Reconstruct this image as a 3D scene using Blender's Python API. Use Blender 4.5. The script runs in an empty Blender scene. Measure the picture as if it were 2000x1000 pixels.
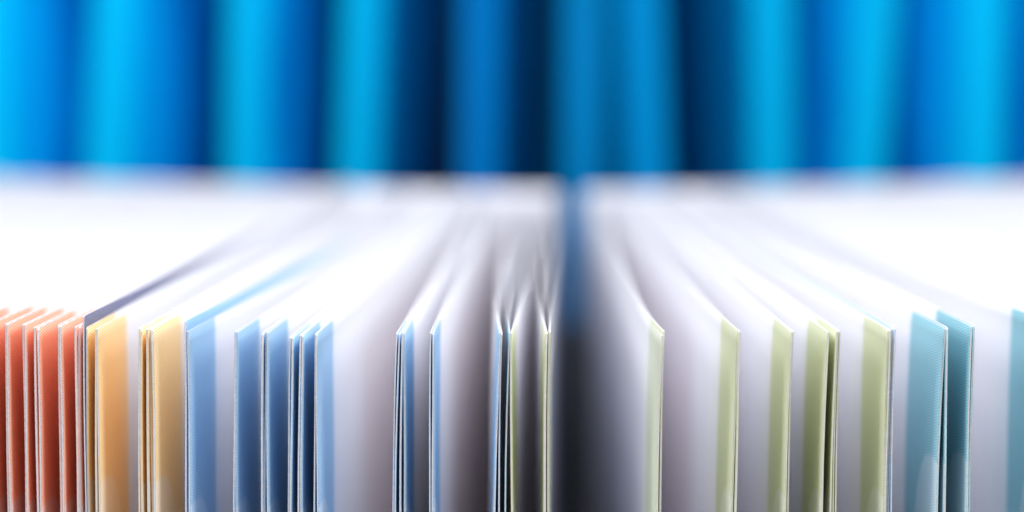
import bpy, bmesh, math, random
from mathutils import Vector, Matrix
random.seed(7)
scn = bpy.context.scene
R = math.radians

# ------------------------------------------------------------------ camera
H = 0.148                         # page height; everything in metres
CAM_Y, CAM_Z = -0.125, H + 0.0120
cd = bpy.data.cameras.new('camera')
cd.lens, cd.sensor_width = 90.0, 36.0
cd.shift_x = -0.0575
cd.clip_start, cd.clip_end = 0.002, 50
cd.dof.use_dof = True
cd.dof.focus_distance = 0.1262
cd.dof.aperture_fstop = 25.0
cam = bpy.data.objects.new('camera', cd)
cam.location = (0, CAM_Y, CAM_Z)
cam.rotation_euler = (R(90 - 3.78), 0, 0)
scn.collection.objects.link(cam)
scn.camera = cam

# ------------------------------------------------------------------ world, lamps, exposure
w = bpy.data.worlds.new('World'); scn.world = w; w.use_nodes = True
w.node_tree.nodes['Background'].inputs[0].default_value = (0.55, 0.65, 1.0, 1)
w.node_tree.nodes['Background'].inputs[1].default_value = 0.012

def softbox(name, loc, target, sx, sy, power, col):
    l = bpy.data.lights.new(name, 'AREA'); l.shape = 'RECTANGLE'
    l.size, l.size_y, l.energy, l.color = sx, sy, power, col
    o = bpy.data.objects.new(name, l); scn.collection.objects.link(o)
    o.location = loc
    d = Vector(target) - Vector(loc)
    o.rotation_euler = d.to_track_quat('-Z', 'Y').to_euler()
    return o
softbox('softbox_overhead', (0.0, -0.08, 0.53), (0.0, 0.12, 0.148), 0.50, 0.16, 2.15, (0.96, 0.97, 1.0))
softbox('softbox_right', (0.33, -0.20, 0.40), (0.0, 0.12, 0.15), 0.20, 0.22, 1.3, (0.96, 0.97, 1.0))
softbox('softbox_left', (-0.33, -0.20, 0.40), (0.0, 0.12, 0.15), 0.20, 0.22, 1.15, (0.96, 0.97, 1.0))
softbox('softbox_front', (-0.06, -0.50, 0.42), (0.0, 0.10, 0.15), 0.70, 0.22, 1.0, (0.96, 0.97, 1.0))  # added fill light, lifts the page edges and lower faces

vs = scn.view_settings
vs.view_transform = 'Standard'; vs.look = 'None'; vs.gamma = 1.0; vs.exposure = 0.11
vs.use_curve_mapping = False
scn.cycles.use_denoising = True
scn.cycles.max_bounces = 12
scn.cycles.diffuse_bounces = 8

# ------------------------------------------------------------------ materials
def srgb(r, g, b):
    f = lambda c: (c/255/12.92) if c/255 <= .04045 else ((c/255+.055)/1.055)**2.4
    return (f(r), f(g), f(b), 1)
PAPER = (0.885, 0.885, 0.925, 1)

class N:
    """small node helper"""
    def __init__(s, name):
        s.m = bpy.data.materials.new(name); s.m.use_nodes = True
        s.t = s.m.node_tree; s.b = s.t.nodes['Principled BSDF']
    def n(s, kind, **kw):
        x = s.t.nodes.new(kind)
        for k, v in kw.items(): setattr(x, k, v)
        return x
    def put(s, sock, v):
        if isinstance(v, bpy.types.NodeSocket): s.t.links.new(v, sock)
        else: sock.default_value = v
    def math(s, op, a, b=0.0, c=0.0, clamp=False):
        x = s.n('ShaderNodeMath', operation=op); x.use_clamp = clamp
        s.put(x.inputs[0], a); s.put(x.inputs[1], b); s.put(x.inputs[2], c)
        return x.outputs[0]
    def mix(s, f, a, b):
        x = s.n('ShaderNodeMix', data_type='RGBA')
        s.put(x.inputs[0], f); s.put(x.inputs[6], a); s.put(x.inputs[7], b)
        return x.outputs[2]
    def uv(s):
        u = s.n('ShaderNodeUVMap'); u.uv_map = 'UVMap'
        x = s.n('ShaderNodeSeparateXYZ'); s.t.links.new(u.outputs[0], x.inputs[0])
        return u.outputs[0], x.outputs[0], x.outputs[1]
    def noise(s, vec, scale, detail=3.0):
        x = s.n('ShaderNodeTexNoise'); x.inputs['Scale'].default_value = scale
        x.inputs['Detail'].default_value = detail
        s.t.links.new(vec, x.inputs['Vector']); return x.outputs['Fac']

def page_material(name, ink, band=0.0105, blob_v=0.0145, ang=62, inside=None, blob=True, fade=0.0004, lift=0.5, in_u=0.022, in_mix=0.35, in_v=0.0024, in_k=200):
    """white paper, printed colour band along the fore edge (u = mm from the edge,
    v = mm from the top), halftone screen, an unprinted shape low in the band"""
    k = N(name)
    vec, u, v = k.uv()
    a = R(ang); per = 0.00014
    p = k.math('ADD', k.math('MULTIPLY', u, math.cos(a)*2*math.pi/per), k.math('MULTIPLY', v, math.sin(a)*2*math.pi/per))
    dots = k.math('MULTIPLY_ADD', k.math('SINE', k.math('MULTIPLY_ADD', k.noise(vec, 600, 2), 3.0, p)), 0.5, 0.5)
    nz = k.noise(vec, 2600, 2)
    tint = k.math('ADD', k.math('MULTIPLY', dots, 0.85), k.math('MULTIPLY', nz, 0.15), clamp=True)
    inkc = k.mix(tint, ink, tuple(ink[i]*(1-lift)+PAPER[i]*lift for i in range(3))+(1,))
    # band mask, edge slightly ragged as print is
    mask = k.math('MULTIPLY', k.math('SUBTRACT', band, u), 1/fade, clamp=True)
    if blob:
        e = k.math('ADD', k.math('POWER', k.math('ABSOLUTE', k.math('MULTIPLY', k.math('SUBTRACT', u, 0.0016), 1/0.0062)), 3.0),
                   k.math('POWER', k.math('ABSOLUTE', k.math('MULTIPLY', k.math('SUBTRACT', v, blob_v+0.02), 1/0.02)), 3.0))
        out = k.math('MULTIPLY', k.math('SUBTRACT', k.math('ADD', e, k.math('MULTIPLY', k.noise(vec, 300, 2), 0.1)), 1.0), 24.0, clamp=True)
        mask = k.math('MULTIPLY', mask, k.math('MULTIPLY_ADD', out, 0.42, 0.58))
    paper = PAPER
    g = k.noise(vec, 420, 4)
    paper = k.mix(k.math('MULTIPLY', g, 0.5), PAPER, (0.86, 0.855, 0.90, 1))
    if inside is not None:      # pale printed panel further in; on the gap leaf, painted shade
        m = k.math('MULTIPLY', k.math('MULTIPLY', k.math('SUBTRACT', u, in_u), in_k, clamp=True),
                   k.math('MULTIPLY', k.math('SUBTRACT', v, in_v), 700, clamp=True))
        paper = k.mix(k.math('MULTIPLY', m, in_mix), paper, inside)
    k.put(k.b.inputs['Base Color'], k.mix(mask, paper, inkc))
    k.b.inputs['Roughness'].default_value = 0.62
    k.b.inputs['Specular IOR Level'].default_value = 0.25
    bp = k.n('ShaderNodeBump'); bp.inputs['Strength'].default_value = 0.12; bp.inputs['Distance'].default_value = 0.00002
    k.put(bp.inputs['Height'], k.noise(vec, 9000, 3))
    k.put(k.b.inputs['Normal'], bp.outputs[0])
    return k.m

def edge_material(name, ink):
    """cut paper edge: white fibre with ink creeping round from both printed faces"""
    k = N(name)
    vec, u, v = k.uv()          # u = 0..1 across the thickness, v along the edge in metres
    mp = k.n('ShaderNodeCombineXYZ'); k.put(mp.inputs[0], k.math('MULTIPLY', u, 0.0002)); k.put(mp.inputs[1], v)
    d = k.noise(mp.outputs[0], 5200, 2)
    side = k.math('ABSOLUTE', k.math('SUBTRACT', u, 0.5))
    dash = k.math('MULTIPLY', k.math('SUBTRACT', k.math('ADD', side, k.math('MULTIPLY', d, 0.55)), 0.60), 9.0, clamp=True)
    f = k.noise(mp.outputs[0], 1500, 3)
    paper = k.mix(f, (0.50, 0.48, 0.50, 1), (0.80, 0.79, 0.80, 1))
    k.put(k.b.inputs['Base Color'], k.mix(dash, paper, tuple(c*0.8 for c in ink[:3])+(1,)))
    k.b.inputs['Roughness'].default_value = 0.8
    return k.m

INK = {'orange': srgb(247, 152, 86), 'yellow': srgb(252, 206, 92), 'blue': srgb(152, 196, 228),
       'green': srgb(208, 213, 172), 'teal': srgb(130, 192, 206), 'grey_green': srgb(213, 219, 196)}
EDGE_INK = {'orange': srgb(215, 120, 110), 'yellow': srgb(225, 190, 90), 'blue': srgb(70, 150, 205),
            'green': srgb(190, 195, 80), 'teal': srgb(70, 180, 190), 'grey_green': srgb(195, 200, 100),
            'tinted': srgb(195, 200, 100), 'navy': srgb(60, 70, 130), 'sky': srgb(150, 120, 140), 'plain': srgb(222, 222, 235)}
PM = {}
for i, (c, col) in enumerate(INK.items()):
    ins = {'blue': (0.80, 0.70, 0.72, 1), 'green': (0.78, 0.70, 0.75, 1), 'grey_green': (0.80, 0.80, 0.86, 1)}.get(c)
    PM[c] = page_material('page_print_' + c, col, band=(0.0115, 0.0088, 0.0080, 0.0080, 0.0098, 0.0080)[i], fade=(0.0022, 0.001, 0.0008, 0.0008, 0.0008, 0.0008)[i],
                          blob_v=(0.0086, 0.0074, 0.0084, 0.0080, 0.0064, 0.02)[i],
                          lift=(0.6, 0.75, 0.36, 0.4, 0.3, 0.4)[i], ang=(86, 88, -78, -76, -80, -76)[i], inside=ins)
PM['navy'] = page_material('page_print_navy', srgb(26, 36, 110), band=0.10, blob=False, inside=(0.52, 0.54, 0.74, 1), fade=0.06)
PM['sky'] = page_material('page_print_sky', srgb(120, 190, 240), band=0.08, blob=False, fade=0.04)
PM['tinted'] = page_material('page_print_slate_panel', srgb(205, 212, 180), band=0.006, blob=False, inside=(0.42, 0.44, 0.54, 1), in_u=0.008, in_mix=1.0)  # panel tone darkens the gap: shade put into the page colour
PM['plain'] = page_material('page_plain', PAPER, band=-1, blob=False)
EM = {c: edge_material('paper_edge_' + c, col) for c, col in EDGE_INK.items()}

def simple(name, col, rough=0.6, spec=0.3, nscale=None, col2=None):
    k = N(name)
    if nscale:
        tc = k.n('ShaderNodeTexCoord')
        k.put(k.b.inputs['Base Color'], k.mix(k.noise(tc.outputs['Object'], nscale, 4), col, col2))
    else: k.b.inputs['Base Color'].default_value = col
    k.b.inputs['Roughness'].default_value = rough
    k.b.inputs['Specular IOR Level'].default_value = spec
    return k.m
M_SPINE = simple('binding_glue_paper', (0.88, 0.88, 0.92, 1), 0.7, 0.2, 300, (0.84, 0.84, 0.88, 1))
M_COVER = simple('cover_card', (0.74, 0.76, 0.82, 1), 0.5, 0.3, 120, (0.70, 0.72, 0.80, 1))
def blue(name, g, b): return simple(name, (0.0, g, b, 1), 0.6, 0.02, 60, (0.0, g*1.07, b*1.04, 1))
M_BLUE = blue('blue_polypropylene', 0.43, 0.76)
M_BOARD_SHADE = blue('board_blue_polypropylene', 0.33, 0.69)  # darker than the spines: shade on the side faces put into the colour
M_SHADE_LIGHT = blue('mid_blue_polypropylene', 0.27, 0.62)  # mid, deep and dark blues put the central binders' shade into the colour
M_SHADE_MID = blue('deep_blue_polypropylene', 0.18, 0.52)
M_SHADE_DEEP = blue('dark_blue_polypropylene', 0.125, 0.31)
M_TABLE = simple('black_table', (0.012, 0.013, 0.018, 1), 0.45, 0.3, 40, (0.02, 0.02, 0.026, 1))

# ------------------------------------------------------------------ helpers
def link(name, mesh, parent=None):
    o = bpy.data.objects.new(name, mesh); scn.collection.objects.link(o)
    if parent: o.parent = parent
    return o
def thing(name, label, cat, loc=(0, 0, 0), group=None):
    o = bpy.data.objects.new(name, None); scn.collection.objects.link(o)
    o.empty_display_size = 0.01; o.location = loc
    o['label'] = label; o['category'] = cat
    if group: o['group'] = group
    return o

# ------------------------------------------------------------------ table
bm = bmesh.new()
T = 0.03
bmesh.ops.create_cube(bm, size=1, matrix=Matrix.Translation((0, 0.2, -T/2)) @ Matrix.Diagonal((1.6, 1.3, T, 1)))
bmesh.ops.bevel(bm, geom=[e for e in bm.edges], offset=0.003, segments=2, affect='EDGES')
me = bpy.data.meshes.new('table'); bm.to_mesh(me); bm.free(); me.materials.append(M_TABLE)
t = link('table', me); t['kind'] = 'structure'; t['label'] = 'black table top the books and binders stand on'

# ------------------------------------------------------------------ books
S = 0.000025                     # the positions below are in 1/40 mm steps measured along the fore edge
GUT = 1115                       # position of the gap between the two books
SB = 0.305/5000                  # the same step at the binding
LIFT = [(-1800, 0.0009), (0, 0.0004), (360, 0.00012), (600, -0.0001), (1100, 0.0), (1750, 0.0001), (1910, 0.0003), (3800, 0.0009)]
LEFT_BACK = [(-1800, -30), (-700, 330), (0, 600), (160, 690), (340, 850), (365, 900), (615, 940), (790, 968), (845, 985), (975, 1025), (1000, 1050), (1080, 1086)]
RIGHT_BACK = [(1285, 1152), (1445, 1174), (1640, 1206), (1752, 1235), (1905, 1305), (2600, 1560), (3300, 1850), (3800, 2060)]
def interp(tab, x):
    if x <= tab[0][0]: return tab[0][1]
    for (a, va), (b, vb) in zip(tab, tab[1:]):
        if x <= b: return va + (vb-va)*(x-a)/(b-a)
    return tab[-1][1]
def depth_at(Xb):                # the spine curves back towards the covers
    d = abs(Xb)
    return 0.165 + 0.024*min(1, (d/0.075))**1.2
VROWS = (0.0, 0.0006, 0.002, 0.004, 0.0065, 0.009, 0.018, 0.06, H)
def lean(h): return 9.0*(1-math.exp(-h/9.0))/(1-math.exp(-1.0)) / 9.0   # 0 at the top, 1 nine mm down, settles below

def make_page(book, name, Xf, Xl, Xb, thick, top, face_mat, back_mat, edge_mat, bow, side):
    """one leaf: Xf fore edge at the top, Xl fore edge nine mm lower, Xb at the binding."""
    D = depth_at(Xb)
    us = [0, 0.0003, 0.002, 0.006, 0.012, 0.022, 0.04, 0.075, 0.12, 0.16, D]
    bm = bmesh.new(); uvl = bm.loops.layers.uv.new('UVMap')
    ph = random.uniform(0, 6.28)
    y0 = random.uniform(-0.00015, 0.00015)
    worn = random.choice((0.2, 0.3, 0.5, 1.0))*1e-4
    grid = {}
    for i, u in enumerate(us):
        f = u/D
        # straight run to the binding plus a bow towards the front
        g = f + bow*(1-f)*(1-math.exp(-u/(0.012 if abs(bow) < 0.4 else 0.028)))
        for j, v in enumerate(VROWS):
            lx = (Xl-Xf)*lean(v*1000)*(1-f)
            x = Xf + (Xb-Xf)*g + lx
            x += 2.2e-5*math.sin(ph + v*420 + u*90)*(1-f)
            z = H + top - v if j < len(VROWS)-1 else 0.0
            yy = y0*(1-f) + u + (random.uniform(-1, 1)*1.5e-5 if i == 0 else 0)
            if i == 0 and j == 0: z -= worn; yy += worn*0.6
            for s in (-1, 1):
                grid[i, j, s] = bm.verts.new((x + s*thick/2, yy, z))
    def face(vs, uvs, mi, smooth=True):
        fc = bm.faces.new(vs); fc.material_index = mi; fc.smooth = smooth
        for lp, q in zip(fc.loops, uvs): lp[uvl].uv = q
    nu, nv = len(us), len(VROWS)
    for i in range(nu-1):
        for j in range(nv-1):
            q = [(us[i], VROWS[j]), (us[i+1], VROWS[j]), (us[i+1], VROWS[j+1]), (us[i], VROWS[j+1])]
            for s in (-1, 1):
                vv = [grid[i, j, s], grid[i+1, j, s], grid[i+1, j+1, s], grid[i, j+1, s]]
                qq = q
                if s == 1: vv, qq = vv[::-1], q[::-1]
                face(vv, qq, 0 if s == side else 1)
    for j in range(nv-1):        # fore edge
        face([grid[0, j, -1], grid[0, j+1, -1], grid[0, j+1, 1], grid[0, j, 1]],
             [(0, VROWS[j]), (0, VROWS[j+1]), (1, VROWS[j+1]), (1, VROWS[j])], 2, False)
    for i in range(nu-1):        # top edge
        face([grid[i, 0, -1], grid[i, 0, 1], grid[i+1, 0, 1], grid[i+1, 0, -1]],
             [(0, us[i]), (1, us[i]), (1, us[i+1]), (0, us[i+1])], 3, False)
    top_mat = M_COVER if name == 'cover' else EM['plain']
    me = bpy.data.meshes.new(name); bm.to_mesh(me); bm.free()
    for m in (face_mat, back_mat, edge_mat, top_mat): me.materials.append(m)
    return link(name, me, book)

def build_book(book, clusters, back, side):
    """clusters: (top from, top to, low from, low to, leaves, ink, extra height, bow)"""
    leaves = []
    for (a, b, la, lb, n, ink, top, bow) in clusters:
        p = (b-a)/n
        for k in range(n):
            x = a + p*(k+.5); xl = la + (lb-la)*(k+.5)/n
            leaves.append([x, xl, min(p-0.5, 4.6)*S, ink, top + random.uniform(-4e-5, 4e-5), bow])
    leaves.sort(key=lambda l: l[0] if side < 0 else -l[0])   # from the gap outwards
    leaves.sort(key=lambda l: abs(l[0]-GUT))
    prev = None; Xbs = []
    for (x, xl, th, ink, top, bow) in leaves:
        Xb = (interp(back, x)-GUT)*SB
        if prev is not None:
            Xb = min(Xb, prev-0.000125) if side > 0 else max(Xb, prev+0.000125)
        prev = Xb; Xbs.append(Xb)
        make_page(book, 'page', (x-GUT)*S, (xl-GUT)*S, Xb, th, top + interp(LIFT, x), PM[ink], PM[ink if ink in ('orange', 'yellow', 'blue', 'green', 'teal') else 'plain'], EM[ink], bow, side)
    # spine: a strip that follows the back of the leaves
    lo, hi = min(Xbs)-0.0006, max(Xbs)+0.0004
    bm = bmesh.new(); prevs = None; n = 26
    for i in range(n+1):
        x = lo + (hi-lo)*i/n; d = depth_at(x)
        hh = H + interp(LIFT, (x/SB+GUT-GUT)*1.6+GUT)*0.6 + 0.0002
        q = [bm.verts.new(c) for c in ((x, d-0.0008, 0), (x, d-0.0008, hh), (x, d+0.0016, hh), (x, d+0.0016, 0))]
        if prevs:
            for k in range(4): bm.faces.new([prevs[k], q[k], q[(k+1) % 4], prevs[(k+1) % 4]])
        else: bm.faces.new(q)
        prevs = q
    bm.faces.new(prevs[::-1])
    bmesh.ops.recalc_face_normals(bm, faces=bm.faces)
    me = bpy.data.meshes.new('spine'); bm.to_mesh(me); bm.free(); me.materials.append(M_SPINE)
    link('spine', me, book)
    # outer cover card
    x = leaves[-1][0] - side*14
    make_page(book, 'cover', (x-GUT)*S, (x-GUT)*S, (lo+0.0003 if side > 0 else hi-0.0003), 0.0004, 0.0012, M_COVER, M_COVER, M_COVER, 0, side)

def outside(x0, x1, inks, step):
    out = []; x = x0
    while x < x1:
        n = random.choice((1, 2, 2, 3)); wd = 4.4*n
        f = (x-x0)/(x1-x0)
        ink = inks[int(f*len(inks))]
        out.append((x, x+wd, x-2, x+wd+3, n, ink, random.uniform(-2e-4, 2e-4), 0.02))
        x += wd + random.uniform(0.5, 1.5)*step
    return out

book_l = thing('book', 'thick upright book with orange, yellow and light blue bands along its page edges', 'book')
CL = [
 (-27, -18, -27, -17, 2, 'orange', 0, 0),
 (3, 12, 4, 14, 2, 'orange', 0, .0), (37.5, 46.5, 38.5, 48, 2, 'orange', 0, .0), (62, 72, 62, 76, 2, 'orange', -1e-4, .0),
 (108, 118, 106, 119, 2, 'orange', 0, .0), (141.5, 152, 141, 150.5, 2, 'orange', 0, .0),
 (157.5, 161, 158, 161.5, 1, 'navy', 5.5e-4, -.01), (161.5, 165.5, 162, 166, 1, 'yellow', -0.5e-4, -.01),
 (181, 189.5, 179, 189.5, 2, 'yellow', -1e-4, -.01),
 (267, 275, 264, 273, 2, 'yellow', 0, -.01), (281.5, 297, 281, 300, 3, 'yellow', 0, -.01),
 (356.5, 360, 354.5, 359, 1, 'sky', 4.0e-4, .0), (360.5, 365, 360, 366, 1, 'blue', -1e-4, -.01),
 (455, 462, 450, 456, 2, 'blue', 0, -.01), (510, 522.5, 503, 520, 3, 'blue', 0, -.01),
 (563, 571.5, 555, 566, 2, 'blue', -1.5e-4, -.01), (582, 590.5, 577, 586, 2, 'blue', -0.5e-4, -.01), (611.5, 618.5, 606, 618, 2, 'blue', 0, -.01),
 (772.5, 780, 761, 772, 2, 'blue', 0, .02), (782, 790, 776, 790, 2, 'blue', 0, .02),
 (838.5, 846, 833, 846, 2, 'blue', 0, .02),
 (973.5, 981.5, 962, 976, 2, 'blue', 0, .62), (992, 995.8, 984, 988, 1, 'teal', 0, .60), (996, 1000, 996, 1000, 1, 'green', 0, -.42),
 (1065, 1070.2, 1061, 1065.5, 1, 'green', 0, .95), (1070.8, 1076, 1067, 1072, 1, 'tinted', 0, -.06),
]
CL += outside(-1780, -55, ['plain', 'blue', 'green', 'yellow', 'orange', 'orange', 'orange'], 34)
build_book(book_l, CL, LEFT_BACK, 1)

book_r = thing('book', 'thick upright book with olive green and teal bands along its page edges', 'book')
CR = [
 (1292, 1296, 1283, 1287, 1, 'grey_green', -1.5e-4, .25), (1296.3, 1300.5, 1288.5, 1293, 1, 'green', 0, .33),
 (1440.5, 1448.5, 1431, 1442, 2, 'green', 0, .06), (1546, 1553.5, 1534, 1545, 2, 'green', 0, -.01),
 (1617, 1621.5, 1607, 1612, 1, 'green', -0.5e-4, -.03), (1634, 1644, 1625, 1640, 3, 'green', 0, -.03),
 (1735, 1742, 1731, 1736, 2, 'green', 0, -.03), (1742.5, 1752, 1737, 1748, 3, 'sky', 1e-4, -.03),
 (1847, 1851.5, 1835, 1840, 1, 'teal', -0.5e-4, -.03), (1852, 1856.5, 1848, 1853.5, 1, 'teal', 0, -.03),
 (1899, 1907.5, 1892, 1905, 2, 'teal', 0, -.03), (2068, 2077, 2061, 2073, 2, 'teal', 0, .03),
]
CR += outside(2120, 3790, ['teal', 'teal', 'blue', 'blue', 'plain', 'yellow'], 34)
build_book(book_r, CR, RIGHT_BACK, -1)

# ------------------------------------------------------------------ added dark plate behind the gap
M_DARK_PLATE = simple('black_painted_steel', (0.002, 0.006, 0.014, 1), 0.7, 0.05, 200, (0.003, 0.008, 0.018, 1))
be = thing('bookend', 'narrow black steel bookend standing behind the gap between the two books', 'bookend', (0, 0.1735, 0))  # added plate, stands in for the shade low in the gap
def plate(name, outline, thick, axis):
    bm = bmesh.new()
    f = bm.faces.new([bm.verts.new(c) for c in outline])
    ex = bmesh.ops.extrude_face_region(bm, geom=[f])
    bmesh.ops.translate(bm, vec=Vector(axis)*thick, verts=[v for v in ex['geom'] if isinstance(v, bmesh.types.BMVert)])
    bmesh.ops.recalc_face_normals(bm, faces=bm.faces)
    me = bpy.data.meshes.new(name); bm.to_mesh(me); bm.free(); me.materials.append(M_DARK_PLATE)
    return link(name, me, be)
rr, hw, top = 0.004, 0.009, 0.132
prof = [(-hw, 0, 0), (hw, 0, 0)]
prof += [(hw-rr+rr*math.cos(R(a)), 0, top-rr+rr*math.sin(R(a))) for a in range(0, 91, 15)]
prof += [(-hw+rr+rr*math.cos(R(a)), 0, top-rr+rr*math.sin(R(a))) for a in range(90, 181, 15)]
plate('upright', prof, 0.0012, (0, 1, 0))
plate('foot', [(-hw, 0.0012, 0), (hw, 0.0012, 0), (hw, 0.0058, 0), (-hw, 0.0058, 0)], 0.0012, (0, 0, 1))

# ------------------------------------------------------------------ blue binders behind
def make_binder(label, x, y, width, depth, height, roll, yaw, mat):
    t = thing('binder', label, 'binder', (x, y, 0), 'blue binders standing behind the books')
    t.rotation_euler = (0, R(roll), R(yaw))
    r = width/2; wall = 0.0011
    def strip(name, outer, inner, mat=mat):
        bm = bmesh.new()
        rows = []
        for (a, b) in zip(outer, inner):
            rows.append([bm.verts.new((a[0], a[1], 0)), bm.verts.new((a[0], a[1], height)),
                         bm.verts.new((b[0], b[1], height)), bm.verts.new((b[0], b[1], 0))])
        for p, q in zip(rows, rows[1:]):
            for k in range(4):
                f = bm.faces.new([p[k], q[k], q[(k+1) % 4], p[(k+1) % 4]]); f.smooth = k in (0, 2)
        bm.faces.new(rows[0][::-1]); bm.faces.new(rows[-1])
        bmesh.ops.recalc_face_normals(bm, faces=bm.faces)
        me = bpy.data.meshes.new(name); bm.to_mesh(me); bm.free(); me.materials.append(mat)
        return link(name, me, t)
    # rounded spine facing forward
    rc = min(r, 0.0018)
    prof = []
    for k in range(9):
        a = math.pi + math.pi/2*k/8
        prof.append((-r+rc+rc*math.cos(a), rc+rc*math.sin(a)))
    for k in range(9):
        a = 1.5*math.pi + math.pi/2*k/8
        prof.append((r-rc+rc*math.cos(a), rc+rc*math.sin(a)))
    def inset(p):
        cx = max(-r+rc, min(r-rc, p[0])); dx, dy = p[0]-cx, p[1]-rc
        l = math.hypot(dx, dy) or 1
        return (p[0]-dx/l*wall, p[1]-dy/l*wall)
    strip('spine', prof, [inset(p) for p in prof])
    for s in (-1, 1):
        o = [(s*r, rc+0.0001), (s*(r-0.0002), depth*0.5), (s*(r-0.0006), depth)]
        i = [(s*(r-wall), rc+0.0001), (s*(r-0.0002-wall), depth*0.5), (s*(r-0.0006-wall), depth)]
        strip('cover_board', o, i, M_BOARD_SHADE if mat is M_BLUE else mat)
    return t

BD = 0.385                        # distance from the viewpoint to the outer binder spines
def bx(p, d=BD): return (p-GUT)/5000*d
BIN = [  # left, right edge of the spine, shift in depth, lean, yaw, board depth, plastic, label
 (-75, 18, 0.0, 1.0, -5, 0.11, M_BLUE, 'bright blue binder ending the row behind the orange banded pages'),
 (172, 258, 0.0, 3.4, -5, 0.11, M_BLUE, 'bright blue leaning binder next to the row end, behind the orange banded pages'),
 (438, 522, -0.004, 1.5, -5, 0.11, M_BLUE, 'bright blue binder following the leaning one, behind the yellow banded pages'),
 (662, 745, -0.012, 2.4, -6, 0.075, M_BLUE, 'bright blue binder beside the deep blue one, behind the light blue banded pages'),
 (897, 982, -0.040, 0.8, -5, 0.050, M_SHADE_MID, 'deep blue binder beside the dark recess, behind the inner pages of the orange banded book'),
 (980, 1100, 0.095, 0.0, 0, 0.060, M_SHADE_DEEP, 'shadowed blue binder set far back in the recess between two deep blue binders'),
 (1097, 1182, -0.0795, 0.4, 0, 0.050, M_SHADE_DEEP, 'dark blue binder seen through the gap between the two books'),
 (1207, 1303, -0.046, -2.2, 4, 0.050, M_SHADE_LIGHT, 'mid blue binder leaning towards the one behind the gap'),
 (1462, 1552, -0.006, -0.6, 11, 0.070, M_BLUE, 'bright blue binder next to the mid blue one, behind the olive green banded pages'),
 (1656, 1748, -0.002, 3.6, 8, 0.085, M_BLUE, 'bright blue tilted binder behind the olive green banded pages'),
 (1878, 1968, 0.0, 0.5, 8, 0.085, M_BLUE, 'bright blue upright binder behind the teal banded pages'),
 (2110, 2200, 0.0, 0.0, 8, 0.085, M_BLUE, 'bright blue binder ending the row beyond the teal banded pages')]
for (a, b, dz, roll, yaw, dep, mat, lab) in BIN:
    d = BD + dz
    x = bx((a+b)/2, d); wd = (b-a)/5000*d
    zp = CAM_Z - 0.002            # the lean pivots where the spine shows above the books
    x0 = x - math.tan(R(roll))*zp
    make_binder(lab, x0, CAM_Y + d, wd, dep, 0.262, roll, yaw, mat)
